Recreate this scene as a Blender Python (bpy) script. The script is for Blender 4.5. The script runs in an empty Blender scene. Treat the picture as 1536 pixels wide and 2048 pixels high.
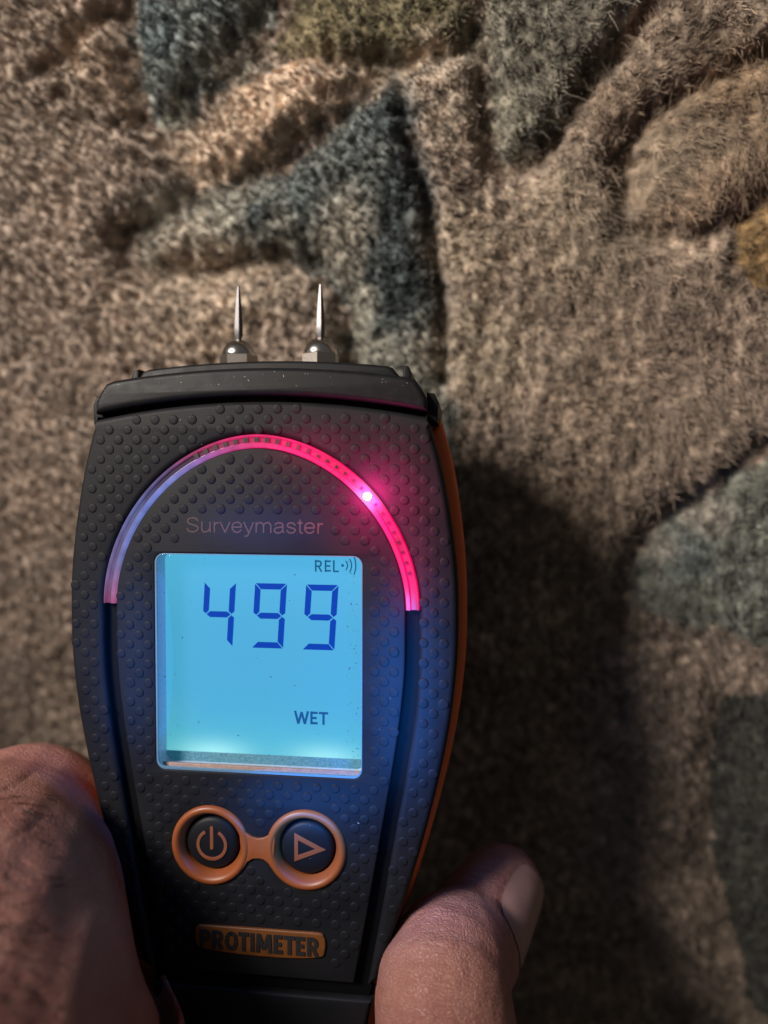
import bpy, bmesh, math, random
import numpy as np
from mathutils import Matrix, Vector
from mathutils.bvhtree import BVHTree
random.seed(4); RNG = np.random.default_rng(4)
S = 0.001                                   # everything below is written in millimetres
C = bpy.context.scene.collection
scene = bpy.context.scene

# ------------------------------------------------------------------ camera, world, lamps, exposure
F = 1479.0                                  # focal length of the phone, in photo pixels
RUG_O = np.array([0.0, 0.0, -185.0])        # rug point on the optical axis (camera frame, mm)
rn = np.array([-0.17, -0.27, 1.0]); rn /= np.linalg.norm(rn)
r1 = np.array([1.0, 0, 0]) - rn[0] * rn; r1 /= np.linalg.norm(r1)
r2 = np.cross(rn, r1)
B = np.array([r1, r2, rn])                  # camera frame -> room frame (rug lies flat, z up)
def room(p):                                # camera-frame mm -> room metres
    return Vector((B @ (np.asarray(p, float) - RUG_O)) * S)
def roomdir(v): return Vector(B @ np.asarray(v, float))
def cp(px, py, d): return np.array([(px - 768) / F * d, -(py - 1024) / F * d, -d])

cam = bpy.data.cameras.new('camera'); co = bpy.data.objects.new('camera', cam); C.objects.link(co)
cam.sensor_width = 36; cam.lens = 36 * F / 2048; cam.clip_start = 0.01; cam.clip_end = 20
M = Matrix([list(B[i]) for i in range(3)]).to_4x4(); M.translation = room((0, 0, 0)); co.matrix_world = M
cam.dof.use_dof = True; cam.dof.focus_distance = 0.135; cam.dof.aperture_fstop = 6.8
scene.camera = co

w = bpy.data.worlds.new('World'); scene.world = w; w.use_nodes = True
w.node_tree.nodes['Background'].inputs[0].default_value = (0.92, 0.90, 0.88, 1)
w.node_tree.nodes['Background'].inputs[1].default_value = 0.092

KEY_DIR = np.array([-0.64, 0.42, 0.65]); KEY_DIR /= np.linalg.norm(KEY_DIR)
key = bpy.data.lights.new('room_lamp', 'SPOT'); key.shadow_soft_size = 0.065; key.energy = 13.6
key.spot_size = math.radians(66); key.spot_blend = 0.95; key.color = (1.0, 0.92, 0.83)
ko = bpy.data.objects.new('room_lamp', key); C.objects.link(ko)
KEY_P = np.array([-15, -5, -150]) + KEY_DIR * 410; ko.location = room(KEY_P)
ko.rotation_euler = roomdir(KEY_P - cp(600, 480, 165)).to_track_quat('Z', 'Y').to_euler()

scene.view_settings.view_transform = 'Standard'; scene.view_settings.look = 'None'
scene.view_settings.exposure = 0; scene.view_settings.gamma = 1
scene.render.engine = 'CYCLES'
scene.cycles.max_bounces = 6; scene.cycles.transparent_max_bounces = 12
scene.cycles.caustics_reflective = False; scene.cycles.caustics_refractive = False
scene.cycles.sample_clamp_indirect = 4

# ------------------------------------------------------------------ materials
def mat(name, col, rough=0.5, metal=0, spec=0.5, bump=0, bscale=900, bdist=0.0002, coat=0, vary=0, vscale=300, sss=0):
    m = bpy.data.materials.new(name); m.use_nodes = True
    nt = m.node_tree; b = nt.nodes['Principled BSDF']
    b.inputs['Base Color'].default_value = (*col, 1); b.inputs['Roughness'].default_value = rough
    b.inputs['Metallic'].default_value = metal; b.inputs['Specular IOR Level'].default_value = spec
    b.inputs['Coat Weight'].default_value = coat; b.inputs['Coat Roughness'].default_value = 0.1
    tc = nt.nodes.new('ShaderNodeTexCoord')
    if bump:
        n = nt.nodes.new('ShaderNodeTexNoise'); n.inputs['Scale'].default_value = bscale; n.inputs['Detail'].default_value = 5
        bp = nt.nodes.new('ShaderNodeBump'); bp.inputs['Strength'].default_value = bump; bp.inputs['Distance'].default_value = bdist
        nt.links.new(tc.outputs['Object'], n.inputs['Vector']); nt.links.new(n.outputs['Fac'], bp.inputs['Height'])
        nt.links.new(bp.outputs['Normal'], b.inputs['Normal'])
    if vary:
        n = nt.nodes.new('ShaderNodeTexNoise'); n.inputs['Scale'].default_value = vscale; n.inputs['Detail'].default_value = 6
        mx = nt.nodes.new('ShaderNodeMix'); mx.data_type = 'RGBA'
        mx.inputs['A'].default_value = (*[c * (1 - vary) for c in col], 1); mx.inputs['B'].default_value = (*[min(1, c * (1 + vary)) for c in col], 1)
        nt.links.new(tc.outputs['Object'], n.inputs['Vector']); nt.links.new(n.outputs['Fac'], mx.inputs['Factor'])
        nt.links.new(mx.outputs['Result'], b.inputs['Base Color'])
        mr = nt.nodes.new('ShaderNodeMapRange'); mr.inputs['To Min'].default_value = max(0, rough - 0.12); mr.inputs['To Max'].default_value = min(1, rough + 0.12)
        nt.links.new(n.outputs['Fac'], mr.inputs['Value']); nt.links.new(mr.outputs['Result'], b.inputs['Roughness'])
    return m
def emat(name, col, strength=1.0, attr=None, base=(0.02, 0.02, 0.02), rough=0.3):
    m = bpy.data.materials.new(name); m.use_nodes = True; nt = m.node_tree; b = nt.nodes['Principled BSDF']
    b.inputs['Base Color'].default_value = (*base, 1); b.inputs['Roughness'].default_value = rough
    b.inputs['Emission Color'].default_value = (*col, 1); b.inputs['Emission Strength'].default_value = strength
    b.inputs['Specular IOR Level'].default_value = .08 if name.startswith('lcd') else .4
    if attr:
        a = nt.nodes.new('ShaderNodeAttribute'); a.attribute_name = attr
        nt.links.new(a.outputs['Color'], b.inputs['Emission Color'])
    return m
RUBBER = mat('charcoal_rubber', (0.0092, 0.0092, 0.0110), 0.56, spec=0.13, bump=0.25, bscale=2500, bdist=0.0001, vary=0.45, vscale=140)
CAPPL = mat('black_plastic', (0.007, 0.007, 0.008), 0.50, spec=0.16, bump=0.15, bscale=2200, bdist=0.0001, vary=0.3, vscale=400)
DARK = mat('channel_black', (0.0035, 0.0035, 0.004), 0.6, spec=0.08)
ORANGE = mat('orange_plastic', (0.24, 0.062, 0.016), 0.42, spec=0.4, bump=0.1, bscale=1500, bdist=0.0001, vary=0.12)
ORANGE_BAND = mat('orange_band', (0.62, 0.105, 0.014), 0.5)
COPPER = mat('copper_print', (0.055, 0.023, 0.012), 0.7, vary=0.35, vscale=900)
SYMBOL = mat('orange_print', (0.19, 0.052, 0.018), 0.55)
STEEL = mat('brushed_steel', (0.13, 0.122, 0.125), 0.45, metal=1, bump=0.25, bscale=1500, bdist=0.0001)
COLLAR = mat('polished_steel', (0.55, 0.52, 0.50), 0.22, metal=1, bump=0.2, bscale=1200, bdist=0.0001)
NUTM = mat('nickel', (0.33, 0.29, 0.26), 0.40, metal=1, bump=0.2, bscale=1800, bdist=0.0001)
LETTER = mat('dark_lettering', (0.013, 0.012, 0.012), 0.5)
PLATE_OR = mat('amber_plate', (0.145, 0.046, 0.007), 0.48, vary=0.3, vscale=500)
WALL = mat('window_wall_plastic', (0.50, 0.60, 0.66), 0.35, bump=0.3, bscale=1800, bdist=0.0002, vary=0.3, vscale=1500)
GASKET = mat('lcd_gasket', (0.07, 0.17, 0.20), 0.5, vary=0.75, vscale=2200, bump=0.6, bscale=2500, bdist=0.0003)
_b = GASKET.node_tree.nodes['Principled BSDF']; _b.inputs['Emission Color'].default_value = (.006, .065, .09, 1); _b.inputs['Emission Strength'].default_value = 1  # dim emission paints screen light onto the gasket
DUST = mat('dust_speck', (0.02, 0.05, 0.07), 0.8)

# ------------------------------------------------------------------ helpers
def link(o, parent=None):
    C.objects.link(o)
    if parent: o.parent = parent
    return o
def finish(me, m, angle=35):
    if m: me.materials.clear(); me.materials.append(m)
    me.polygons.foreach_set('use_smooth', [True] * len(me.polygons)); me.set_sharp_from_angle(angle=math.radians(angle)); me.update()
def mesh_obj(name, verts, faces, m, parent=None, angle=35, scale=S):
    me = bpy.data.meshes.new(name); me.from_pydata([tuple(float(c) * scale for c in v) for v in verts], [], faces)
    bm = bmesh.new(); bm.from_mesh(me); bmesh.ops.recalc_face_normals(bm, faces=bm.faces); bm.to_mesh(me); bm.free()
    finish(me, m, angle); return link(bpy.data.objects.new(name, me), parent)
def curve_mesh(cu, name, zoff):
    o = bpy.data.objects.new('scratch_curve', cu); C.objects.link(o)
    dg = bpy.context.evaluated_depsgraph_get(); me = bpy.data.meshes.new_from_object(o.evaluated_get(dg)); me.name = name
    bpy.data.objects.remove(o); bpy.data.curves.remove(cu)
    n = len(me.vertices); a = np.empty(n * 3); me.vertices.foreach_get('co', a); a = a.reshape(-1, 3); a[:, 2] += zoff
    return me, a
def plate(name, loops, z0, z1, bevel, m, parent=None, angle=40, res=2):
    cu = bpy.data.curves.new('scratch', 'CURVE'); cu.dimensions = '2D'; cu.fill_mode = 'BOTH'
    cu.extrude = (z1 - z0) / 2 - bevel; cu.bevel_depth = bevel; cu.bevel_resolution = res; cu.offset = -bevel
    for lp in loops:
        s = cu.splines.new('POLY'); s.points.add(len(lp) - 1); s.use_cyclic_u = True
        for p, (x, y) in zip(s.points, lp): p.co = (x, y, 0, 1)
    me, a = curve_mesh(cu, name, (z0 + z1) / 2)
    me.vertices.foreach_set('co', (a * S).ravel())
    bm = bmesh.new(); bm.from_mesh(me); bmesh.ops.remove_doubles(bm, verts=bm.verts, dist=1e-7); bm.to_mesh(me); bm.free()
    finish(me, m, angle); return link(bpy.data.objects.new(name, me), parent)
def text(name, body, x0, x1, y0, y1, z0, thick, m, parent, bold=0.0, shear=0.0, slope=0.0):
    cu = bpy.data.curves.new('scratch', 'FONT'); cu.body = body; cu.size = 10; cu.extrude = 0.5; cu.offset = bold; cu.resolution_u = 4
    me, a = curve_mesh(cu, name, 0)
    mn, mx = a.min(0), a.max(0); u = (a - mn) / np.maximum(mx - mn, 1e-9)
    a[:, 0] = x0 + u[:, 0] * (x1 - x0) + shear * u[:, 1] * (y1 - y0); a[:, 1] = y0 + u[:, 1] * (y1 - y0) + slope * (u[:, 0] - .5)
    a[:, 2] = z0 + u[:, 2] * thick
    me.vertices.foreach_set('co', (a * S).ravel()); finish(me, m, 30); return link(bpy.data.objects.new(name, me), parent)
def lathe(profile, seg=48, cx=0, cy=0):     # profile of (r, z) about a z axis
    V, Fc = [], []; n = len(profile)
    for k in range(seg):
        a = 2 * math.pi * k / seg
        for r, z in profile: V.append((cx + r * math.cos(a), cy + r * math.sin(a), z))
    for k in range(seg):
        k2 = (k + 1) % seg
        for i in range(n - 1): Fc.append((k * n + i, k2 * n + i, k2 * n + i + 1, k * n + i + 1))
    return V, Fc
def merge(parts):
    V, Fc = [], []
    for v, f in parts:
        b = len(V); V += list(v); Fc += [tuple(i + b for i in q) for q in f]
    return V, Fc
def arcpts(cx, cy, r, a0, a1, n=16): return [(cx + r * math.cos(math.radians(a0 + (a1 - a0) * i / n)), cy + r * math.sin(math.radians(a0 + (a1 - a0) * i / n))) for i in range(n + 1)]
def rrect(x0, x1, y0, y1, r, n=6):
    return arcpts(x1 - r, y1 - r, r, 0, 90, n) + arcpts(x0 + r, y1 - r, r, 90, 180, n) + arcpts(x0 + r, y0 + r, r, 180, 270, n) + arcpts(x1 - r, y0 + r, r, 270, 360, n)
def catmull(pts, n=8):
    P = [np.array(p, float) for p in pts]; P = [2 * P[0] - P[1]] + P + [2 * P[-1] - P[-2]]; out = []
    for i in range(1, len(P) - 2):
        for k in range(n):
            t = k / n; a, b, c, d = P[i - 1:i + 3]
            out.append(.5 * (2 * b + (c - a) * t + (2 * a - 5 * b + 4 * c - d) * t * t + (3 * b - a - 3 * c + d) * t ** 3))
    out.append(P[-2]); return np.array(out)
def inside(P, poly):                         # vectorised point in polygon
    poly = np.asarray(poly, float); x, y = P[:, 0], P[:, 1]; r = np.zeros(len(P), bool); j = len(poly) - 1
    for i in range(len(poly)):
        xi, yi = poly[i]; xj, yj = poly[j]
        c = ((yi > y) != (yj > y)) & (x < (xj - xi) * (y - yi) / ((yj - yi) if yj != yi else 1e-9) + xi); r ^= c; j = i
    return r
def segdist(P, line):
    line = np.asarray(line, float); d = np.full(len(P), 1e9)
    for a, b in zip(line[:-1], line[1:]):
        ab = b - a; t = np.clip(((P - a) @ ab) / max(ab @ ab, 1e-9), 0, 1); d = np.minimum(d, np.linalg.norm(P - (a + t[:, None] * ab), axis=1))
    return d

def ribbon(P, th, z, dz):
    P = np.array(P, float); t = np.gradient(P, axis=0); t /= np.maximum(np.linalg.norm(t, axis=1)[:, None], 1e-9); n = np.stack([-t[:, 1], t[:, 0]], 1) * th / 2
    m = len(P); V = [(*p, z + dz) for p in P + n] + [(*p, z + dz) for p in P - n] + [(*p, z) for p in P + n * 1.05] + [(*p, z) for p in P - n * 1.05]
    Fc = []
    for i in range(m - 1): Fc += [(i, i + 1, m + i + 1, m + i), (i, i + 1, 2 * m + i + 1, 2 * m + i), (m + i, m + i + 1, 3 * m + i + 1, 3 * m + i)]
    Fc += [(0, m, 3 * m, 2 * m), (m - 1, 2 * m - 1, 4 * m - 1, 3 * m - 1)]
    return V, Fc
def lettering(name, body, font, x0, x1, y0, em_h, th, z, dz, m, parent, slope=0.0):
    tot = sum(font[c][0] for c in body); k = (x1 - x0) / tot; x = x0; parts = []
    for c in body:
        adv, strokes = font[c]
        for j, (curved, pts) in enumerate(strokes):
            P = catmull([(*p, 0) for p in pts], 5)[:, :2] if curved else np.array(pts, float)
            if not curved: P = np.array([p + (q - p) * f for p, q in zip(P[:-1], P[1:]) for f in (0, .5)] + [P[-1]])
            Q = np.stack([x + P[:, 0] * k, y0 + P[:, 1] * em_h], 1); Q[:, 1] += slope * ((Q[:, 0] - x0) / (x1 - x0) - .5)
            parts.append(ribbon(Q, th, z, dz + .006 * j + .002 * (len(parts) % 2)))
        x += adv * k
    V, Fc = merge(parts); return mesh_obj(name, V, Fc, m, parent, 30)
SANS = {'S': (.667, [(1, [(.58,.55),(.50,.66),(.33,.70),(.16,.64),(.11,.53),(.18,.42),(.34,.37),(.50,.31),(.58,.20),(.52,.08),(.34,.015),(.15,.07),(.08,.20)])]),
 'u': (.556, [(1, [(.09,.52),(.09,.18),(.13,.06),(.24,.02),(.36,.07),(.45,.18)]), (0, [(.46,.52),(.46,0)])]), 'r': (.333, [(0, [(.10,.52),(.10,0)]), (1, [(.10,.32),(.16,.44),(.31,.48)])]),
 'v': (.5, [(0, [(.03,.52),(.25,.0)]), (0, [(.25,0),(.47,.52)])]), 'e': (.556, [(0, [(.07,.27),(.49,.27)]), (1, [(.49,.27),(.46,.41),(.37,.49),(.27,.505),(.13,.44),(.07,.27),(.12,.10),(.26,.02),(.38,.05),(.48,.15)])]),
 'y': (.5, [(0, [(.03,.52),(.25,.02)]), (1, [(.47,.52),(.27,.0),(.19,-.14),(.06,-.17)])]), 'm': (.833, [(0, [(.09,.52),(.09,0)]), (1, [(.09,.35),(.16,.46),(.27,.5),(.36,.46),(.415,.36),(.415,.2),(.415,0)]), (1, [(.415,.36),(.48,.46),(.59,.5),(.69,.46),(.74,.36),(.74,.2),(.74,0)])]),
 'a': (.556, [(1, [(.09,.38),(.14,.46),(.26,.5),(.39,.47),(.44,.38),(.44,.10),(.50,.02)]), (1, [(.44,.31),(.28,.28),(.12,.24),(.06,.13),(.12,.04),(.24,.01),(.36,.06),(.44,.17)])]),
 's': (.5, [(1, [(.43,.37),(.36,.47),(.24,.5),(.12,.46),(.08,.37),(.14,.30),(.26,.265),(.38,.22),(.43,.14),(.36,.05),(.24,.02),(.11,.06),(.06,.16)])]), 't': (.278, [(1, [(.14,.66),(.14,.4),(.14,.10),(.18,.03),(.26,.015)]), (0, [(.02,.5),(.26,.5)])])}
_P = [(0, [(.14,0),(.14,1)]), (1, [(.14,.90),(.36,.90),(.50,.84),(.54,.70),(.50,.54),(.36,.47),(.14,.47)])]
BLOCK = {'P': (.70, _P), 'R': (.74, _P + [(0, [(.34,.48),(.58,0)])]), 'O': (.78, [(1, [(.39,.9),(.2,.8),(.14,.5),(.2,.2),(.39,.1),(.58,.2),(.64,.5),(.58,.8),(.39,.9),(.3,.88)])]), 'T': (.62, [(0, [(.0,.9),(.6,.9)]), (0, [(.30,.9),(.30,0)])]),
 'L': (.58, [(0, [(.14,1),(.14,0)]), (0, [(.14,.06),(.52,.06)])]), 'W': (1.0, [(0, [(.08,1),(.29,0)]), (0, [(.29,.02),(.5,.92)]), (0, [(.5,.92),(.71,.02)]), (0, [(.71,0),(.92,1)])]),
 'I': (.34, [(0, [(.17,0),(.17,1)])]), 'M': (.98, [(0, [(.13,0),(.18,1)]), (0, [(.20,.96),(.47,.18)]), (0, [(.47,.18),(.74,.96)]), (0, [(.76,1),(.82,0)])]), 'E': (.62, [(0, [(.14,0),(.14,1)]), (0, [(.14,.9),(.54,.9)]), (0, [(.14,.5),(.48,.5)]), (0, [(.14,.1),(.54,.1)])])}

# ------------------------------------------------------------------ the rug: backing and cut pile with carved motifs
def rug_uv(px, py, h=0.0):                   # where a photo pixel meets the rug, in rug mm
    r = np.array([(px - 768) / F, -(py - 1024) / F, -1.0]); t = (rn @ (RUG_O + rn * h)) / (rn @ r)
    q = B @ (t * r - RUG_O); return (q[0], q[1])
rug = bpy.data.objects.new('rug', None); C.objects.link(rug)
rug['label'] = 'thick beige wool rug with carved grey green leaf pattern below the meter'; rug['category'] = 'rug'
REG = [  # name, polygon in photo pixels, fibre albedo, mottling, fuzz
 ('leaf_motif', [(250,-60),(255,60),(262,150),(275,215),(332,262),(400,175),(470,95),(520,35),(545,-60)], (0.27,0.285,0.265), .42, 0),
 ('leaf_motif', [(262,490),(300,450),(390,405),(520,350),(640,265),(700,195),(750,130),(800,120),(800,200),(832,320),(858,440),(872,560),(884,680),(905,800),(905,1000),(700,1000),(700,740),(690,640),(640,560),(560,532),(400,540),(280,535)], (0.265,0.28,0.26), .45, 0),
 ('olive_motif', [(585,-60),(560,10),(510,85),(580,92),(700,100),(760,108),(860,98),(915,70),(960,-60)], (0.24,0.205,0.13), .4, .3),
 ('leaf_motif', [(985,-60),(975,90),(980,200),(995,305),(1035,315),(1080,285),(1130,215),(1190,125),(1260,40),(1300,-60)], (0.30,0.285,0.23), .4, .5),
 ('petal_motif', [(745,130),(690,115),(560,105),(480,145),(400,215),(352,290),(350,330),(378,375),(430,355),(540,305),(640,235),(705,170)], (0.76,0.60,0.46), .20, 0),
 ('petal_motif', [(1252,400),(1248,320),(1300,225),(1380,165),(1600,60),(1600,330),(1480,410),(1380,450),(1280,435)], (0.44,0.325,0.225), .35, 1),
 ('gold_motif', [(1470,500),(1500,440),(1600,350),(1600,620),(1500,560)], (0.42,0.28,0.13), .35, 1),
 ('leaf_motif', [(1262,1205),(1285,1120),(1330,1070),(1400,1010),(1500,945),(1640,880),(1640,1330),(1500,1290),(1440,1255),(1330,1240)], (0.25,0.26,0.215), .5, .2),
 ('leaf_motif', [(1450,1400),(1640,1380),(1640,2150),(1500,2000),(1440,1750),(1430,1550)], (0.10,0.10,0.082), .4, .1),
]
GRV = [([(232,-40),(250,110),(266,212),(325,275),(365,350)], 25, 1), ([(575,-40),(520,55),(450,135),(390,200),(340,248)], 37, 1.1),
 ([(530,80),(600,100),(760,112),(900,88),(950,40)], 13, .9), ([(235,480),(300,430),(385,395),(470,350),(560,312),(650,245),(712,182),(760,135)], 25, 1.15),
 ([(245,480),(252,545),(300,548),(400,545),(530,525),(620,540),(665,592),(692,650),(700,760)], 24, 1.15),
 ([(795,130),(800,205),(833,330),(858,440),(872,560),(885,680),(885,760)], 13, .9),
 ([(965,100),(970,200),(985,312),(1030,330),(1080,300),(1130,230),(1185,150),(1260,50)], 18, 1), 
 ([(1245,300),(1248,420),(1275,452),(1380,470),(1480,425),(1600,340)], 17, 1), ([(1246,360),(1262,290),(1300,222),(1380,165),(1470,125),(1600,60)], 13, .85), ([(1190,130),(1260,60),(1330,-30)], 16, 1), ([(1380,-20),(1440,60),(1536,90)], 10, .6), ([(1700,790),(1560,880),(1450,960),(1350,1040),(1290,1090),(1255,1180),(1245,1250)], 24, 1.1),
 ([(1245,1250),(1350,1290),(1450,1380),(1440,1500),(1425,1700),(1460,1900)], 30, .6), ([(60,130),(125,100),(150,55),(215,5)], 13, .8), ([(1470,520),(1500,430)], 10, .6),
 ([(120,180),(190,250),(260,230)], 9, .4)]
BLOB = [  # dye blotches, with lit pale motif edges also painted in: photo pixel, radius, albedo, strength
 (350,470,100,(.47,.45,.39),.9),(450,420,70,(.45,.44,.38),.8),(300,495,50,(.45,.43,.37),.7),(515,432,38,(.11,.145,.155),1),(600,385,60,(.17,.205,.205),.9),(560,470,50,(.36,.35,.30),.7),
 (775,215,70,(.11,.14,.145),1),(700,290,60,(.17,.205,.205),.8),(800,370,65,(.10,.125,.13),1),(795,470,75,(.10,.125,.13),1),(800,575,70,(.11,.14,.145),1),(780,660,55,(.12,.15,.155),.9),(850,640,40,(.14,.17,.17),.8),
 (690,450,60,(.42,.39,.33),.9),(655,500,45,(.40,.37,.31),.9),(715,610,38,(.46,.45,.38),1),(720,690,50,(.46,.45,.38),1),(690,540,40,(.36,.34,.28),.8),(790,720,55,(.40,.40,.34),.8),(850,740,40,(.30,.31,.27),.8),
 (300,70,70,(.18,.235,.245),.9),(300,160,45,(.26,.30,.29),.8),(450,95,60,(.44,.40,.33),.9),(380,130,40,(.24,.27,.25),.8),(335,215,35,(.36,.36,.30),.8),(420,20,60,(.20,.24,.24),.8),
 (175,120,75,(.66,.50,.38),.9),(130,200,50,(.56,.43,.33),.7),(380,600,120,(.70,.56,.43),.8),(250,640,70,(.60,.47,.37),.7),(520,590,90,(.66,.53,.41),.7),(360,300,50,(.66,.53,.41),.9),(430,240,50,(.60,.48,.37),.7),(720,140,50,(.66,.54,.42),.9),
 (1150,110,80,(.24,.215,.17),.8),(1015,220,50,(.42,.40,.31),.8),(1080,120,60,(.33,.31,.25),.7),(640,40,55,(.36,.31,.18),.9),(850,60,70,(.19,.175,.10),.9),(740,50,60,(.30,.27,.16),.7),(930,60,50,(.20,.19,.13),.8),
 (1380,1120,60,(.22,.27,.26),.9),(1420,1040,50,(.46,.42,.35),.8),(1330,1110,40,(.40,.38,.32),.8),(1480,1160,60,(.30,.31,.27),.7),(1400,1200,70,(.17,.175,.14),.8),
 (60,100,150,(.34,.26,.20),.7),(80,300,130,(.42,.335,.27),.5),(1240,200,70,(.34,.245,.17),.7),(1400,250,90,(.36,.29,.215),.6),(1330,330,70,(.46,.38,.28),.7),(1460,140,90,(.38,.27,.17),.7),(1290,470,70,(.33,.25,.18),.7),(860,130,70,(.70,.57,.45),.85),(900,250,60,(.68,.55,.43),.75),(930,480,90,(.60,.48,.35),.7),(950,700,110,(.62,.51,.38),.7),(1150,430,130,(.50,.40,.29),.6)]
U0, U1, V0, V1 = -190, 165, -240, 185
def lowfreq(P, seed, wl):
    r = np.random.default_rng(seed); s = np.zeros(len(P))
    for k in range(14):
        a = r.uniform(0, 2 * math.pi); f = 2 * math.pi / (wl * r.uniform(.6, 1.8)); s += np.sin((P[:, 0] * math.cos(a) + P[:, 1] * math.sin(a)) * f + r.uniform(0, 7))
    return s / math.sqrt(7)
polys = [np.array([rug_uv(*p) for p in g[1]]) for g in REG]
GL = [(catmull([(*rug_uv(*p), 0) for p in ln], 5)[:, :2], hw * .125, dep) for ln, hw, dep in GRV]
BL = [(np.array(rug_uv(px_, py_)), .5 * np.linalg.norm(np.array(rug_uv(px_ + r, py_)) - np.array(rug_uv(px_ - r, py_))), np.array(c), k) for px_, py_, r, c, k in BLOB]
def field(T):                                # region, pile height, dye colour, mottling and fuzziness at rug points
    wob = T + np.stack([lowfreq(T, 1, 7), lowfreq(T, 2, 7)], 1) * .6
    region = np.full(len(T), -1)
    for i, pl in enumerate(polys): region[inside(wob, pl)] = i
    h = lowfreq(T, 3, 11) * .30 + lowfreq(T, 5, 45) * .6 + lowfreq(T, 31, 3.2) * .30 + .22 * np.cos(2 * math.pi * (T[:, 0] + lowfreq(T, 32, 18) * .8) / 3.6)
    W2 = T + np.stack([lowfreq(T, 21, 5), lowfreq(T, 22, 5)], 1) * .5
    for L, wmm, dep in GL:
        d = segdist(W2, L); h -= 6.6 * dep * np.exp(-(d / (wmm * 1.5)) ** 2) - .5 * dep * np.exp(-(d / (wmm * 3.2)) ** 2)
    h = np.maximum(h, -7.2)
    col = np.tile(np.array([.485, .382, .308]), (len(T), 1)); mott = .13 + .13 * np.clip(T[:, 0] / 40, 0, 1); fuzz = np.zeros(len(T))
    right = np.clip((T[:, 0] - 10) / 40, 0, 1); tr_ = right * np.clip((T[:, 1] + 10) / 60, 0, 1)
    col *= (1 - .08 * right)[:, None] * np.array([1, .97, .90]) ** right[:, None]; fuzz += .25 * right + tr_ * .6
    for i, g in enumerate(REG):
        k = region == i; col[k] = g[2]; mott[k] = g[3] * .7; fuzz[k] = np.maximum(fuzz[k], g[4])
    for c, r, a, k in BL:
        wt = (k * np.exp(-(np.linalg.norm(wob - c, axis=1) / r) ** 4))[:, None]; col = col * (1 - wt) + a * wt
    col *= .62 * np.exp(lowfreq(T, 11, 4.5) * .15 + lowfreq(T, 12, 20) * .10 + lowfreq(T, 14, 2.4) * .12)[:, None]
    return region, h, col, mott, fuzz
PILE = mat('wool_fibre', (0.3, 0.25, 0.2), 0.9, spec=0.12)
nt = PILE.node_tree; a_ = nt.nodes.new('ShaderNodeAttribute'); a_.attribute_name = 'fibre_color'; nt.links.new(a_.outputs['Color'], nt.nodes['Principled BSDF'].inputs['Base Color'])
nt.nodes['Principled BSDF'].inputs['Sheen Weight'].default_value = .2; nt.nodes['Principled BSDF'].inputs['Sheen Roughness'].default_value = .5
# dense body of the pile, one displaced sheet down to the backing; loose yarn ends stand out of it
gs_ = .62; ux = np.arange(U0, U1 + gs_, gs_); vy_ = np.arange(V0, V1 + gs_, gs_); NX, NY = len(ux), len(vy_)
GX, GY = np.meshgrid(ux, vy_); G = np.stack([GX.ravel(), GY.ravel()], 1)
rg, gh, gc, gm, gf = field(G)
knot = RNG.normal(size=len(G))
gc = np.where((rg >= 0)[:, None], gc * np.array([1, .965, .945]), gc)
P = np.concatenate([G, (gh - 1.25 + knot * .16)[:, None]], 1)
me = bpy.data.meshes.new('pile_body'); me.vertices.add(len(P)); me.vertices.foreach_set('co', (P * S).astype(np.float32).ravel())
ii = (np.arange(NY - 1)[:, None] * NX + np.arange(NX - 1)).ravel(); Q = np.stack([ii, ii + 1, ii + NX + 1, ii + NX], 1)
me.loops.add(Q.size); me.loops.foreach_set('vertex_index', Q.ravel().astype(np.int32)); me.polygons.add(len(Q)); me.polygons.foreach_set('loop_start', np.arange(0, Q.size, 4, dtype=np.int32))
me.update(calc_edges=True); me.polygons.foreach_set('use_smooth', [True] * len(Q)); me.materials.append(PILE)
cc = np.clip(gc * np.exp(knot * gm * .35)[:, None] * .9, .01, .8); at = me.attributes.new('fibre_color', 'FLOAT_COLOR', 'POINT'); at.data.foreach_set('color', np.concatenate([cc, np.ones((len(cc), 1))], 1).astype(np.float32).ravel())
pb = link(bpy.data.objects.new('pile_body', me), rug); pb['kind'] = 'stuff'
sp = 1.5
gx, gy = np.meshgrid(np.arange(U0, U1, sp), np.arange(V0, V1, sp * .92)); rows = np.floor((gy.ravel() - V0) / (sp * .92) + .5)
T = np.stack([gx.ravel() + (rows % 2) * sp * .5, gy.ravel()], 1) + RNG.normal(size=(gx.size, 2)) * .36
region, hgt, col_t, mott, fuzz = field(T); col_t = np.where((region >= 0)[:, None], col_t * np.array([1, .965, .945]), col_t)
hgt += RNG.normal(size=len(T)) * (.22 + .2 * np.clip(T[:, 0] / 40, 0, 1))
col_t = col_t * np.exp(RNG.normal(size=len(T)) * mott)[:, None]
rt_ = np.clip((T[:, 0] + 10) / 60, .15, 1)[:, None]; lean = np.stack([lowfreq(T, 8, 30) * .7 + .3, lowfreq(T, 9, 30) * .7 - .5], 1) * rt_
NF = 13; NP = 4
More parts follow.
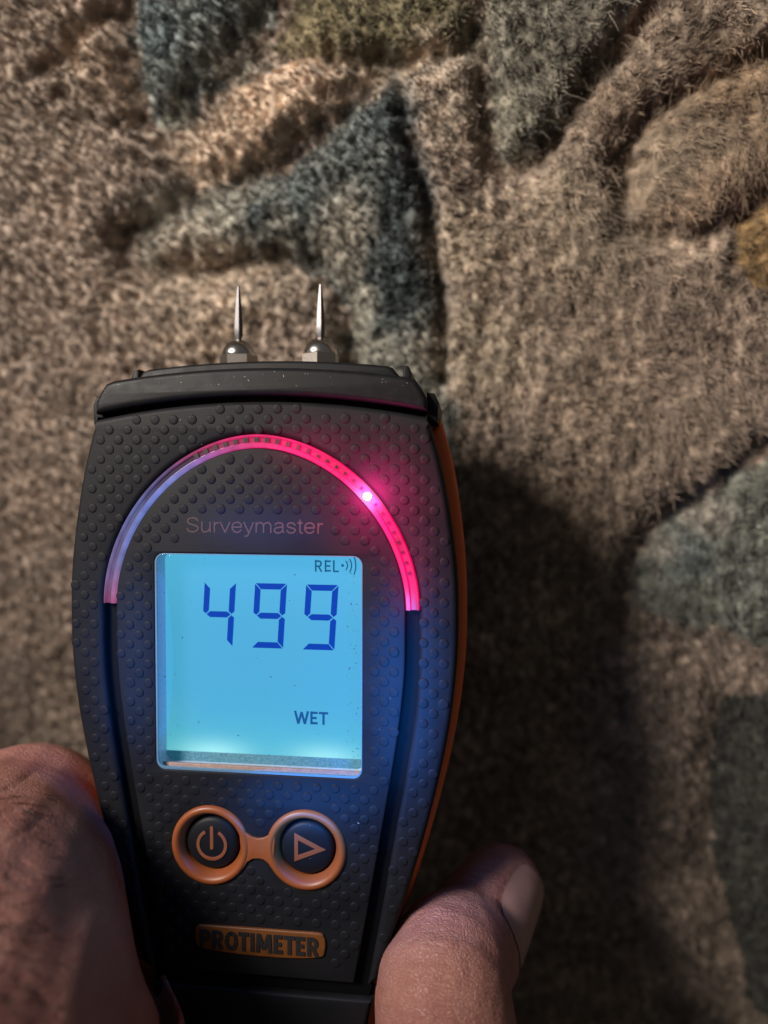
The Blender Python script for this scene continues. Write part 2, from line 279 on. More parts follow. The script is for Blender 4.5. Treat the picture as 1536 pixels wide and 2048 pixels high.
def pile(name, sel):
    idx = np.repeat(np.nonzero(sel)[0], NF); n = len(idx)
    if not n: return
    base = T[idx] + RNG.normal(size=(n, 2)) * .38
    fz = fuzz[idx]
    spread = RNG.normal(size=(n, 2)) * (.42 + .75 * fz)[:, None]
    tip = base + spread + lean[idx] * (.35 + .8 * fz)[:, None]
    hz = hgt[idx] - .35 * (spread ** 2).sum(1) / (.5 + 1.6 * fz) + RNG.normal(size=n) * (.22 + .45 * fz)
    long = RNG.random(n) < .012 + .09 * fz; hz[long] += RNG.uniform(.4, 2.2, long.sum()); tip[long] += RNG.normal(size=(long.sum(), 2)) * 1.7
    h0 = hgt[idx] - 2.6
    P = np.zeros((n, NP, 3)); ts = np.array([0, .4, .75, 1.0])
    curl = RNG.normal(size=(n, 2)) * (.12 + .30 * fz)[:, None]
    for k, t in enumerate(ts):
        P[:, k, :2] = base + (tip - base) * t ** 1.5 + curl * math.sin(t * 5.2) * t; P[:, k, 2] = h0 + (hz - h0) * (t ** .85)
    hc = bpy.data.hair_curves.new(name); hc.add_curves([NP] * n)
    hc.attributes['position'].data.foreach_set('vector', (P * S).astype(np.float32).ravel())
    rad = np.tile(np.array([.10, .105, .09, .04]), (n, 1)) * RNG.uniform(.75, 1.2, (n, 1)) * (1 - .42 * fz)[:, None]; rad[long] *= .6
    ra = hc.attributes.get('radius') or hc.attributes.new('radius', 'FLOAT', 'POINT'); ra.data.foreach_set('value', (rad * S).astype(np.float32).ravel())
    fc = np.clip(col_t[idx] * np.exp(RNG.normal(size=(n, 1)) * .15), .01, .85)
    ca = hc.attributes.new('fibre_color', 'FLOAT_COLOR', 'CURVE'); ca.data.foreach_set('color', np.concatenate([fc, np.ones((n, 1))], 1).astype(np.float32).ravel())
    hc.materials.append(PILE); o = link(bpy.data.objects.new(name, hc), rug); o['kind'] = 'stuff'; return o
bk = mesh_obj('backing', [(U0 - 2, V0 - 2, -12), (U1 + 2, V0 - 2, -12), (U1 + 2, V1 + 2, -12), (U0 - 2, V1 + 2, -12), (U0 - 2, V0 - 2, -9.5), (U1 + 2, V0 - 2, -9.5), (U1 + 2, V1 + 2, -9.5), (U0 - 2, V1 + 2, -9.5)],
  [(0,1,2,3),(4,5,6,7),(0,1,5,4),(1,2,6,5),(2,3,7,6),(3,0,4,7)], mat('jute_backing', (0.05, 0.04, 0.032), 0.95, bump=.5, bscale=400, vary=.3), rug)
pile('ground_pile', region < 0)
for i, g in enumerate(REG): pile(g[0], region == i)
fl = 3000; me = bpy.data.meshes.new('floor'); me.from_pydata([(-fl*S, -fl*S, -.0125), (fl*S, -fl*S, -.0125), (fl*S, fl*S, -.0125), (-fl*S, fl*S, -.0125)], [], [(0, 1, 2, 3)])
me.materials.append(mat('floor_boards', (0.12, 0.08, 0.05), 0.6, vary=.3, vscale=8)); fo = link(bpy.data.objects.new('floor', me)); fo['kind'] = 'structure'

# ------------------------------------------------------------------ the moisture meter
def Rm(yaw, pitch, roll):
    c, s = math.cos, math.sin
    return np.array([[c(yaw), 0, s(yaw)], [0, 1, 0], [-s(yaw), 0, c(yaw)]]) @ np.array([[1, 0, 0], [0, c(pitch), -s(pitch)], [0, s(pitch), c(pitch)]]) @ np.array([[c(roll), -s(roll), 0], [s(roll), c(roll), 0], [0, 0, 1]])
RD = Rm(math.radians(-6.867), math.radians(2.335), math.radians(-0.46)); OD = np.array([-22.947, -17.124, -134.0])
meter = bpy.data.objects.new('moisture_meter', None); C.objects.link(meter); meter.empty_display_size = .01
MM = Matrix([list(r) for r in (B @ RD)]).to_4x4(); MM.translation = room(OD); meter.matrix_world = MM
meter['label'] = 'black handheld moisture meter with lit blue screen reading 499 and two steel pins'; meter['category'] = 'moisture meter'
HW = [(36.6, 30.2), (34.5, 30.8), (24, 33.6), (12, 35.6), (3, 36.4), (-8, 36.4), (-18, 35.5), (-27, 34.0), (-36, 32.0), (-43, 30.2), (-52, 27.6), (-62, 24.3), (-72, 21.6), (-84, 19.6), (-98, 19.0), (-110, 19.2)]
side = catmull([(h, y, 0) for y, h in HW[1:]], 5)[:, :2]
def top_y(x): return 37.0 - .0033 * x * x
def outline(off=0, ytop=0.0, bottom=-116.0):
    R_ = [(x + off, y) for x, y in side]
    top = [(x, top_y(x) + ytop) for x in np.linspace(-30.4 - off, 30.4 + off, 25)]
    bot = [(R_[-1][0] - 4, bottom), (-(R_[-1][0] - 4), bottom)]
    return [(-x, y) for x, y in R_[::-1]] + top + R_ + bot
plate('back_shell', [outline(-.2, -1)], -33, -15, 5, CAPPL, meter, res=4)
band_off = [1.35 if y > 8 else (.9 if y > -40 else 1.0) for x, y in side]
sb = [(x + 1.2 + .6 * max(0, min(1, (y - 5) / 25)), y) for x, y in side]
plate('side_band', [[(-x, y) for x, y in sb[::-1]] + [(x, top_y(x) - 1.2) for x in np.linspace(-31, 31, 15)] + sb + [(14, -116.5), (-14, -116.5)]], -15.5, -8.5, 1.2, ORANGE_BAND, meter, res=3)
SCR = (-19.4, 19.2, -30.8, 9.4)
scr_loop = rrect(*SCR, 1.7)
BT = [(-9.05, -44.6), (8.95, -44.4)]
holes = [arcpts(x, y, 7.0, 0, 360, 40)[:-1] for x, y in BT]
plate('front_shell', [outline(-1.0, -.6), scr_loop] + holes, -9, -1.7, .3, DARK, meter)
# centre line of the channel: light guide arc on top, groove down both sides
n_ = 1.88
def ell(a, A=28.2, Bq=29.9):
    c, s = math.cos(a), math.sin(a); k = (abs(c) ** n_ + abs(s) ** n_) ** (-1 / n_); return (A * k * c, Bq * k * s)
arc_c = np.array([ell(math.pi * (1 - i / 96)) for i in range(97)])
low = catmull([(28.2, 0, 0), (28.1, -11, 0), (27.2, -20.5, 0), (25.8, -30, 0), (23.5, -43.5, 0), (21.2, -57, 0), (19.0, -69.0, 0)], 6)[:, :2]
cen = np.concatenate([np.stack([-low[::-1, 0], low[::-1, 1]], 1)[:-1], arc_c, low[1:]])
def offset(P, d):
    t = np.gradient(P, axis=0); t /= np.linalg.norm(t, axis=1)[:, None]; return P + np.stack([-t[:, 1], t[:, 0]], 1) * d
c_in = offset(cen, -1.25); c_out = offset(cen, 1.25)
plate('centre_panel', [[tuple(p) for p in c_in], scr_loop] + holes, -2.2, 0, .35, RUBBER, meter)
so = [(x - .3, y) for x, y in side if y > -69.5]
outer = [(-x, y) for x, y in so[::-1]] + [(x, top_y(x)) for x in np.linspace(-30.2, 30.2, 31)] + so
plate('side_panel', [outer + [tuple(p) for p in c_out[::-1]]], -8, 0, 1.1, RUBBER, meter, res=4)
so2 = [(x - .5, y) for x, y in side if y < -70.5]
plate('handle_panel', [[(-x, y) for x, y in so2[::-1]] + so2 + [(12, -114), (-12, -114)]], -6, -.25, 1.0, RUBBER, meter, res=3)
# raised grip dots, staggered
dx, dy = 3.52, 1.80
D_ = []
for r in range(70):
    y = 35.6 - r * dy
    for k in range(-12, 13): D_.append((k * dx + (r % 2) * dx / 2 + .3, y))
D_ = np.array(D_)
okc = inside(D_, c_in) & (segdist(D_, c_in) > .75)
ring_poly = outer + [tuple(p) for p in c_out[::-1]]
oks = inside(D_, ring_poly) & (segdist(D_, outer) > 1.15) & (segdist(D_, c_out) > .75) & (D_[:, 1] > -68)
x, y = D_[:, 0], D_[:, 1]
okc &= ~((x > SCR[0] - 1.3) & (x < SCR[1] + 1.3) & (y > SCR[2] - 1.3) & (y < SCR[3] + 1.1))
okc &= ~((x > -14.6) & (x < 14.0) & (y > 11.6) & (y < 17.2))
for bx, by in BT: okc &= np.hypot(x - bx, y - by) > 8.3
okc &= ~((abs(x) < 3.2) & (abs(y + 44.5) < 2.9)); okc &= ~((abs(x - .6) < 13.4) & (y < -58.6)); okc &= y > -67
V, Fc = [], []
prof = [(.90, -.05), (.86, .06), (.72, .12), (.45, .14)]
for px_, py_ in D_[okc | oks]:
    b = len(V); sg = 14
    sc_ = random.gauss(1, .035); hc_ = random.uniform(.75, 1.1)
    for r, z in [(a * sc_, c * hc_) for a, c in prof]:
        for k in range(sg): V.append((px_ + r * math.cos(k * 2 * math.pi / sg), py_ + r * math.sin(k * 2 * math.pi / sg), z))
    V.append((px_, py_, .145 * hc_))
    for i in range(3):
        for k in range(sg): Fc.append((b + i * sg + k, b + i * sg + (k + 1) % sg, b + (i + 1) * sg + (k + 1) % sg, b + (i + 1) * sg + k))
    for k in range(sg): Fc.append((b + 3 * sg + k, b + 3 * sg + (k + 1) % sg, b + 4 * sg))
gd = mesh_obj('grip_dots', V, Fc, RUBBER, meter, 80); gd['kind'] = 'stuff'
# end cap with its step and side clips
def cap_loop(hw, yt, kt, kb, yb, r):
    xs = np.linspace(-hw, hw, 33)
    top = [(x_, yt - kt * x_ * x_) for x_ in xs if abs(x_) < hw - r]
    lft, rgt = top[0], top[-1]
    bot = [(x_, yb - kb * x_ * x_) for x_ in xs[::-1]]
    ra = [(rgt[0] + r * .55, rgt[1] - r * .18), (rgt[0] + r * .9, rgt[1] - r * .65), (hw - .05, rgt[1] - r * 1.3)]
    la = [(-x_, y_) for x_, y_ in ra[::-1]]
    return la + top + ra + bot
plate('end_cap', [cap_loop(30.6, 43.0, .0027, .0033, 38.05, 3.0)], -29, .25, 1.0, CAPPL, meter, res=4)
plate('cap_step', [cap_loop(26.0, 45.1, .0024, .0024, 40, 2.0)], -27, -5.5, .7, CAPPL, meter, res=3)
for sx in (-1, 1):
    plate('cap_clip', [[(sx * 30.3, 33.6), (sx * 32.3, 33.2), (sx * 32.4, 36.9), (sx * 31.7, 38.4), (sx * 30.3, 38.6)][::sx]], -19, -2.6, .35, CAPPL, meter)
    plate('cap_clip', [[(sx * 25.6, 40.0), (sx * 27.0, 40.0), (sx * 27.1, 42.6), (sx * 26.6, 44.0), (sx * 25.6, 44.2)][::sx]], -20, -7.5, .3, CAPPL, meter)
# electrode pins
def along_y(VF, cx, y0, cz): return [(cx + x_, y0 + z_, cz + y_) for x_, y_, z_ in VF[0]], VF[1]
for cx, ang in ((-7.75, .2), (8.75, .55)):
    pin = bpy.data.objects.new('electrode_pin', None); link(pin, meter); pin.location = (cx * S, 46 * S, -14 * S); pin.empty_display_size = .003
    nut = along_y(lathe([(0, 0), (3.75, 0), (3.75, 2.2), (3.4, 2.5), (0, 2.5)], 6), 0, 0, 0)
    t = ang; nut = ([(x_ * math.cos(t) + z_ * math.sin(t), y_ - .8, -x_ * math.sin(t) + z_ * math.cos(t)) for x_, y_, z_ in nut[0]], nut[1])
    mesh_obj('nut', *nut, NUTM, pin, 30)
    mesh_obj('collar', *along_y(lathe([(3.1, 1.0)] + [(3.3 * math.cos(a), 1.5 + 3.2 * math.sin(a)) for a in np.linspace(0, 1.38, 9)] + [(0, 4.45)], 32), 0, 0, 0), COLLAR, pin, 50)
    nd = along_y(lathe([(.55, 4.0), (.55, 4.9), (.84, 5.5), (.84, 7.2), (.66, 10.5), (.46, 13.0), (.22, 15.1), (0, 15.4)], 5), 0, 0, 0)
    mesh_obj('needle', *nd, STEEL, pin, 22)
# screen: backlit panel deep in a clear window
def cattr(me, name, cols):
    a = me.attributes.new(name, 'FLOAT_COLOR', 'POINT'); a.data.foreach_set('color', np.concatenate([cols, np.ones((len(cols), 1))], 1).astype(np.float32).ravel())
ZL = -4.6
nx, ny = 60, 60; xs = np.linspace(-21, 21, nx); ys = np.linspace(-29.2, 10.6, ny)
V = [(x_, y_, ZL) for y_ in ys for x_ in xs]; Fc = [(j * nx + i, j * nx + i + 1, (j + 1) * nx + i + 1, (j + 1) * nx + i) for j in range(ny - 1) for i in range(nx - 1)]
lcd = mesh_obj('lcd_panel', V, Fc, emat('lcd_backlight', (0, 0, 0), 1.0, 'glow', (0.01, 0.02, 0.03), .4), meter)
A = np.array(V); vx, vy = A[:, 0], A[:, 1]
colr = np.tile(np.array([.070, .415, .70]), (len(A), 1))
t_ = np.clip((vy + 5) / 15, 0, 1)[:, None]; colr = colr * (1 - t_) + np.array([.085, .47, .78]) * t_
low_ = np.exp(-((vy + 29.2) / 7.0) ** 2)[:, None]; colr = colr * (1 - low_ * .6) + np.array([.10, .55, .66]) * low_ * .6
for hx, amp in ((-10, 1.0), (11.5, .85)):
    h = amp * np.exp(-((vx - hx) / 6.5) ** 2) * np.exp(-((vy + 29.4) / 2.6) ** 2); colr += h[:, None] * np.array([.30, .42, .30])
tl = np.exp(-((vx + 19) / 5) ** 2)[:, None]; colr *= 1 - tl * np.array([.0, .03, .12])
cattr(lcd.data, 'glow', colr)
def open_wall(name, loop, z0, z1, m, parent, inward=0.0, thick=.5):
    n = len(loop); P = np.array(loop); ctr = P.mean(0); V = []
    for (x_, y_) in P: V += [(x_, y_, z1), (x_ - inward * np.sign(x_ - ctr[0]), y_ - inward * np.sign(y_ - ctr[1]), z0)]
    return mesh_obj(name, V, [(2 * i, 2 * ((i + 1) % n), 2 * ((i + 1) % n) + 1, 2 * i + 1) for i in range(n)], m, parent, 50)
plate('window_wall', [rrect(SCR[0] - .6, SCR[1] + .6, SCR[2] - .6, SCR[3] + .6, 1.9), rrect(SCR[0] + .02, SCR[1] - .02, SCR[2] + .02, SCR[3] - .02, 1.7)], ZL - .6, -.35, .02, WALL, meter)
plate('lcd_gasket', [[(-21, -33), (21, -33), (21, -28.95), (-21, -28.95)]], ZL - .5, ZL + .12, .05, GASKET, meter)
plate('edge_reflection_strip', [[(-19.0, -30.78), (18.9, -30.78), (18.9, -30.15), (-19.0, -30.15)]], -2.2, -1.5, .1, mat('salmon_reflection', (.34, .21, .16), .55, vary=.35, vscale=900, bump=.4, bscale=1500, bdist=.0003), meter)  # added salmon strip painting the reflection of the window glass edge
rim = plate('window_rim', [rrect(SCR[0] - .02, SCR[1] + .02, SCR[2] - .02, SCR[3] + .02, 1.7), rrect(SCR[0] + .34, SCR[1] - .14, SCR[2] + .44, SCR[3] - .12, 1.5)], -.5, -.06, .04, emat('window_edge_glow', (.008, .07, .13), 1.0, None, (.10, .13, .15), .3), meter)  # emission paints screen light caught in the window edge
gl = bpy.data.materials.new('clear_window'); gl.use_nodes = True; nt = gl.node_tree; nt.nodes.clear()
out = nt.nodes.new('ShaderNodeOutputMaterial'); mx = nt.nodes.new('ShaderNodeMixShader'); tr = nt.nodes.new('ShaderNodeBsdfTransparent'); gs = nt.nodes.new('ShaderNodeBsdfGlossy'); lw = nt.nodes.new('ShaderNodeLayerWeight'); lw.inputs['Blend'].default_value = .5; pw = nt.nodes.new('ShaderNodeMath'); pw.operation = 'POWER'; pw.inputs[1].default_value = 4.5; fr = nt.nodes.new('ShaderNodeMath'); fr.operation = 'MULTIPLY_ADD'; fr.inputs[1].default_value = .7; fr.inputs[2].default_value = .018; nt.links.new(lw.outputs['Facing'], pw.inputs[0]); nt.links.new(pw.outputs[0], fr.inputs[0])
gs.inputs['Roughness'].default_value = .08
nt.links.new(fr.outputs[0], mx.inputs[0]); nt.links.new(tr.outputs[0], mx.inputs[1]); nt.links.new(gs.outputs[0], mx.inputs[2]); nt.links.new(mx.outputs[0], out.inputs[0])
win = plate('window', [rrect(SCR[0] + .35, SCR[1] - .15, SCR[2] + .45, SCR[3] - .13, 1.45)], -.55, -.1, .05, gl, meter)
SEGM = emat('lcd_segment', (.0, .048, .43), 1.0, None, (0, .004, .02), .5); TXTM = emat('lcd_text', (.010, .105, .22), 1.0, None, (0, .01, .03), .5)
def digit(x0, y0, segs, w_=6.1, h_=12.2, t_=1.12, g=.14, sh=.065):
    hx, hy = w_, h_ / 2
    sg = {'a': [(g, h_), (w_ - g, h_), (w_ - t_ - g * .4, h_ - t_), (t_ + g * .4, h_ - t_)], 'd': [(g, 0), (w_ - g, 0), (w_ - t_ - g * .4, t_), (t_ + g * .4, t_)],
      'g': [(t_ * .62, hy), (t_ * 1.25, hy + t_ / 2), (w_ - t_ * 1.25, hy + t_ / 2), (w_ - t_ * .62, hy), (w_ - t_ * 1.25, hy - t_ / 2), (t_ * 1.25, hy - t_ / 2)],
      'f': [(0, h_ - g), (t_, h_ - t_ - g), (t_, hy + t_ * .62), (t_ * .5, hy + .12), (0, hy + t_ * .5)], 'b': [(w_, h_ - g), (w_ - t_, h_ - t_ - g), (w_ - t_, hy + t_ * .62), (w_ - t_ * .5, hy + .12), (w_, hy + t_ * .5)],
      'c': [(w_, g), (w_ - t_, t_ + g), (w_ - t_, hy - t_ * .62), (w_ - t_ * .5, hy - .12), (w_, hy - t_ * .5)]}
    for s in segs:
        P = [(x0 + a + sh * b, y0 + b) for a, b in sg[s]]; n = len(P)
        mesh_obj('digit_segment', [(a, b, ZL + .08) for a, b in P] + [(a, b, ZL + .02) for a, b in P], [tuple(range(n))] + [(i, (i + 1) % n, n + (i + 1) % n, n + i) for i in range(n)], SEGM, lcd)
digit(-12.35, -8.55, 'fgbc'); digit(-2.55, -8.6, 'afgbcd'); digit(7.2, -8.65, 'afgbcd')
lettering('mode_text', 'REL', BLOCK, 9.45, 14.3, 5.95, 2.2, .30, ZL + .03, .04, TXTM, lcd)
lettering('status_text', 'WET', BLOCK, 5.6, 12.2, -22.75, 2.45, .42, ZL + .03, .04, emat('lcd_text_blue', (.008, .085, .27), 1.0, None, (0, .01, .03), .5), lcd)
icon = []
icon.append(([(14.85 + .27 * math.cos(a), 7.2 + .27 * math.sin(a), ZL + .07) for a in np.linspace(0, 6.283, 14)[:-1]], [tuple(range(13))]))
for rr, hh in ((15.65, .9), (16.4, 1.25), (17.2, 1.7)):
    o_ = [(rr - .0 - .35 * (a / hh) ** 2, 7.2 + a) for a in np.linspace(-hh, hh, 9)]
    icon.append(([(x_, y_, ZL + .07) for x_, y_ in o_] + [(x_ + .24, y_, ZL + .07) for x_, y_ in o_], [(i, i + 1, 10 + i, 9 + i) for i in range(8)]))
mesh_obj('sound_icon', *merge(icon), TXTM, lcd)
dv = []
for k in range(150):
    q = random.random()
    if q < .45: x_, y_ = random.gauss(17.8, .8), random.uniform(-29, 8.5)
    elif q < .62: x_, y_ = random.gauss(-17, 1.3), random.uniform(-28, 8.8)
    elif q < .8: x_, y_ = random.uniform(-18, 18), random.gauss(-28.4, .7)
    else: x_, y_ = random.uniform(-18, 18), random.uniform(-29, 8.8)
    if not (-19 < x_ < 18.7 and -30 < y_ < 9): continue
    r = abs(random.gauss(0, .045)) + .035; e = random.uniform(.5, 1.8); an = random.uniform(0, 3.1)
    dv.append(([(x_ + r * (math.cos(a) * e * math.cos(an) - math.sin(a) * math.sin(an)), y_ + r * (math.cos(a) * e * math.sin(an) + math.sin(a) * math.cos(an)), -.03) for a in np.linspace(0, 6.283, 8)[:-1]], [tuple(range(7))]))
du = mesh_obj('dust', *merge(dv), DUST, meter); du['kind'] = 'stuff'
# light guide arc: a clear red-lit rod with a dark scale strip and ticks
LED = np.array([20.0, 20.0])
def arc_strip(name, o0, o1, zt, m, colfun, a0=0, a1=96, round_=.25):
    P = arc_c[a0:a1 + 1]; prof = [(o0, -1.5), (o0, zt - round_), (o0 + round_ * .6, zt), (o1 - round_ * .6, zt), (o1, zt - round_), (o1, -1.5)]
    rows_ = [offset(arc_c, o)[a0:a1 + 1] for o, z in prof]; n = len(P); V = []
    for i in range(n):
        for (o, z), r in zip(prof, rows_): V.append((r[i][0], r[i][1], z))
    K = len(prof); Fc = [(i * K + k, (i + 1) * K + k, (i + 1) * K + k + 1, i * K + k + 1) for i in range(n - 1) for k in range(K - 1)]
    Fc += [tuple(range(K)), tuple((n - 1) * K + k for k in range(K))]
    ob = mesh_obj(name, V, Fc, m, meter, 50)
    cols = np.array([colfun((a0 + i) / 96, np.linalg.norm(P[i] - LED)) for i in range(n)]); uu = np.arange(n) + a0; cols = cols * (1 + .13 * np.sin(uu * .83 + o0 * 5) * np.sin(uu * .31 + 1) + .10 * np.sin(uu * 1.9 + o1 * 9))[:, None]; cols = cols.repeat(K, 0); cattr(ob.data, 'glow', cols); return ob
def ramp(t, st):
    st = sorted(st)
    for (a, ca), (b, cb) in zip(st[:-1], st[1:]):
        if t <= b: u = max(0, (t - a) / (b - a)); return np.array(ca) * (1 - u) + np.array(cb) * u
    return np.array(st[-1][1])
def g_in(t, d):  # the ramps paint bluish reflections on the unlit left end as emission
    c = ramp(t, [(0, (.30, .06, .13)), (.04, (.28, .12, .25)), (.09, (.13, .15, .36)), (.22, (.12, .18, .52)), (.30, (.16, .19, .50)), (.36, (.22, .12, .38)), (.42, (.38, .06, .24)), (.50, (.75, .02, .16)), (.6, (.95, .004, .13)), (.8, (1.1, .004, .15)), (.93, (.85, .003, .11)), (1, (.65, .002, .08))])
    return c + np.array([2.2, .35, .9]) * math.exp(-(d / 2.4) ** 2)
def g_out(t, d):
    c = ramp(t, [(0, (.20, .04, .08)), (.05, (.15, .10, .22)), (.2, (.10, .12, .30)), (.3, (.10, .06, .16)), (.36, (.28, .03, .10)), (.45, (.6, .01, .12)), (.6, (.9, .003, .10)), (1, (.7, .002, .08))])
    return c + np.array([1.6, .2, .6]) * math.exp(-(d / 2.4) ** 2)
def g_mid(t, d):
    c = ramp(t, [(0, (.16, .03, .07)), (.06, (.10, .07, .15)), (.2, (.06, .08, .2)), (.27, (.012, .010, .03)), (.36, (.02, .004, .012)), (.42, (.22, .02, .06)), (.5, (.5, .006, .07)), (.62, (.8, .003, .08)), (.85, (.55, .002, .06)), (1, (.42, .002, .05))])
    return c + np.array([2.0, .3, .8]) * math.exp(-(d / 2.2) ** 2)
GUIDE = emat('guide_glow_reflection', (0, 0, 0), 1.0, 'glow', (.03, .02, .03), .22)
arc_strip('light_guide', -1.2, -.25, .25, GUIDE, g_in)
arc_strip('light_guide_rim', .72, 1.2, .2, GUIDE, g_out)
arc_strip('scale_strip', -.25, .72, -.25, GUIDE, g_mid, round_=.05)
TICK = mat('scale_tick', (.012, .004, .006), .4)
nrm = offset(arc_c, 1) - arc_c
arclen = np.concatenate([[0], np.cumsum(np.linalg.norm(np.diff(arc_c, axis=0), axis=1))])
for k in range(27):
    s_ = 33.5 + k * 1.93
    if s_ > arclen[-1] - 3: break
    c0 = np.array([np.interp(s_, arclen, arc_c[:, i]) for i in (0, 1)]); nn = np.array([np.interp(s_, arclen, nrm[:, i]) for i in (0, 1)]); nn /= np.linalg.norm(nn); tt = np.array([nn[1], -nn[0]])
    if np.linalg.norm(c0 - LED) < 1.5: continue
    hwid = .40 if k < 10 else (.30 if k < 14 else .24); lo_, hi_ = (-.2, .68) if k < 12 else (-.05, .5)
    q = [c0 + nn * lo_ - tt * hwid, c0 + nn * lo_ + tt * hwid, c0 + nn * hi_ + tt * hwid, c0 + nn * hi_ - tt * hwid]
    mesh_obj('scale_tick', [(*p, -.6) for p in q] + [(*p, .12) for p in q], [(0,1,2,3),(4,5,6,7),(0,1,5,4),(1,2,6,5),(2,3,7,6),(3,0,4,7)], TICK, meter)
ledm = emat('led_glow', (1, .62, .80), 9.0)
lv = lathe([(.75, -.3), (.74, .1), (.5, .42), (.2, .55), (0, .58)], 20, LED[0], LED[1]); mesh_obj('led', *lv, ledm, meter, 60)
# added unseen lamps over the housing imitate lens glare around LED and screen
def glow_fill(name, x_, y_, z_, wx, wy, e, col):
    l = bpy.data.lights.new(name, 'AREA'); l.shape = 'ELLIPSE'; l.size = wx * S; l.size_y = wy * S; l.energy = e; l.color = col
    o = link(bpy.data.objects.new(name, l), meter); o.location = (x_ * S, y_ * S, z_ * S)
glow_fill('led_glow_fill', LED[0] + .6, LED[1] + .4, 3.2, 5, 5, .0042, (1, .012, .24))
glow_fill('led_glow_fill', 21.5, 19.5, 7.0, 14, 16, .0078, (1, .006, .20))
glow_fill('led_glow_fill', 9, 29.0, 4.5, 13, 4, .0014, (1, .006, .16))
glow_fill('led_glow_fill', 27.5, 6, 4.5, 4, 14, .0016, (1, .006, .20))
glow_fill('screen_glow_fill', 25.5, -16, 9, 9, 36, .0175, (.012, .23, 1))
glow_fill('screen_glow_fill', -25.5, -12, 8, 7, 34, .0045, (.012, .24, 1))
glow_fill('screen_glow_fill', 9, -36.5, 7, 26, 6, .0058, (.012, .24, 1))
glow_fill('screen_glow_fill', 0, 14.5, 7, 26, 5, .0022, (.04, .16, 1))
# print, buttons and name plate
lettering('model_text', 'Surveymaster', SANS, -13.45, 12.2, 13.35, 3.75, .27, -.02, .07, COPPER, meter)
rings = [lathe([(7.5, -.4), (7.42, .25), (7.1, .62), (6.7, .74), (6.3, .62), (5.9, .1), (5.55, -.7), (5.25, -1.6), (5.2, -3.0)], 64, x_, y_) for x_, y_ in BT]
bz = mesh_obj('button_bezel', *merge(rings), ORANGE, meter, 60)
bp = arcpts(BT[0][0], BT[0][1], 7.2, 32, -32, 10); br = [(-2.4, -46.9), (-1.1, -46.3), (.0, -46.15), (1.1, -46.3), (2.3, -46.9)]
brg = plate('bezel_bridge', [[(-3.6, -40.2), (-2.9, -48.6), (-2.0, -47.2), (-1.0, -46.55), (0, -46.4), (1.0, -46.5), (1.9, -47.1), (2.8, -48.4), (3.4, -40.4), (2.2, -41.9), (1.1, -42.5), (0, -42.7), (-1.1, -42.5), (-2.3, -41.7)][::-1]], -.4, .5, .15, ORANGE, bz)
for i, (x_, y_) in enumerate(BT):
    b_ = mesh_obj('button', *lathe([(5.15, -3), (5.1, -1.5), (4.8, -.85), (4.2, -.55), (2.5, -.36), (0, -.3)], 48, x_, y_), mat('button_rubber', (.006, .007, .009), .5, spec=.2), meter, 70)
    if i == 0:
        ri, ro = 2.35, 2.95; aa = np.radians(np.linspace(118, 422, 40)); cx, cy = x_ + .1, y_ - .15
        P = [(cx + ro * math.cos(a), cy + ro * math.sin(a)) for a in aa] + [(cx + ri * math.cos(a), cy + ri * math.sin(a)) for a in aa[::-1]]
        plate('button_symbol', [P[::-1], rrect(cx - .33, cx + .31, cy - .9, cy + 3.5, .3, 4)], -.55, -.2, .03, SYMBOL, b_)
    else:
        cx, cy = x_ + .1, y_ + .1
        plate('button_symbol', [[(cx - 2.35, cy + 2.75), (cx - 2.35, cy - 2.55), (cx + 3.5, cy - .05)], [(cx - 1.65, cy + 1.45), (cx - 1.65, cy - 1.35), (cx + 1.6, cy - .02)]], -.55, -.2, .03, SYMBOL, b_)
npl = catmull([(-11.2, -59.7, 0), (-6, -59.65, 0), (0, -59.6, 0), (6, -59.6, 0), (11.4, -59.6, 0), (12.3, -60.2, 0), (12.6, -61.2, 0), (12.5, -62.8, 0), (11.6, -64.1, 0), (6, -64.7, 0), (0, -64.8, 0), (-6, -64.6, 0), (-11, -64.0, 0), (-11.9, -62.8, 0), (-12.1, -61.2, 0), (-11.9, -60.2, 0), (-11.2, -59.7, 0)], 4)[:-1, :2]
pl_ = plate('name_plate', [[tuple(p) for p in npl[::-1]]], -.3, .5, .25, PLATE_OR, meter, res=3)
lettering('plate_lettering', 'PROTIMETER', BLOCK, -11.2, 11.6, -63.9, 3.5, .70, .42, .25, LETTER, pl_)

# ------------------------------------------------------------------ the hand
SKIN = bpy.data.materials.new('skin'); SKIN.use_nodes = True; nt = SKIN.node_tree; b = nt.nodes['Principled BSDF']
tc = nt.nodes.new('ShaderNodeTexCoord')
def noise(scale, detail=5, vec=None, rough=.55):
    n = nt.nodes.new('ShaderNodeTexNoise'); n.inputs['Scale'].default_value = scale; n.inputs['Detail'].default_value = detail; n.inputs['Roughness'].default_value = rough
    nt.links.new(vec or tc.outputs['Object'], n.inputs['Vector']); return n
n1 = noise(90); cr = nt.nodes.new('ShaderNodeValToRGB'); nt.links.new(n1.outputs['Fac'], cr.inputs['Fac'])
cr.color_ramp.elements[0].position = .3; cr.color_ramp.elements[0].color = (.29, .115, .096, 1); cr.color_ramp.elements[1].position = .7; cr.color_ramp.elements[1].color = (.385, .19, .155, 1)
nt.links.new(cr.outputs['Color'], b.inputs['Base Color'])
b.inputs['Roughness'].default_value = .42; b.inputs['Specular IOR Level'].default_value = .45
b.inputs['Subsurface Weight'].default_value = .5; b.inputs['Subsurface Radius'].default_value = (1, .35, .18); b.inputs['Subsurface Scale'].default_value = .003
mp = nt.nodes.new('ShaderNodeMapping'); mp.inputs['Rotation'].default_value = (0, 0, .6); mp.inputs['Scale'].default_value = (1, 2.6, 1.2); nt.links.new(tc.outputs['Object'], mp.inputs['Vector'])
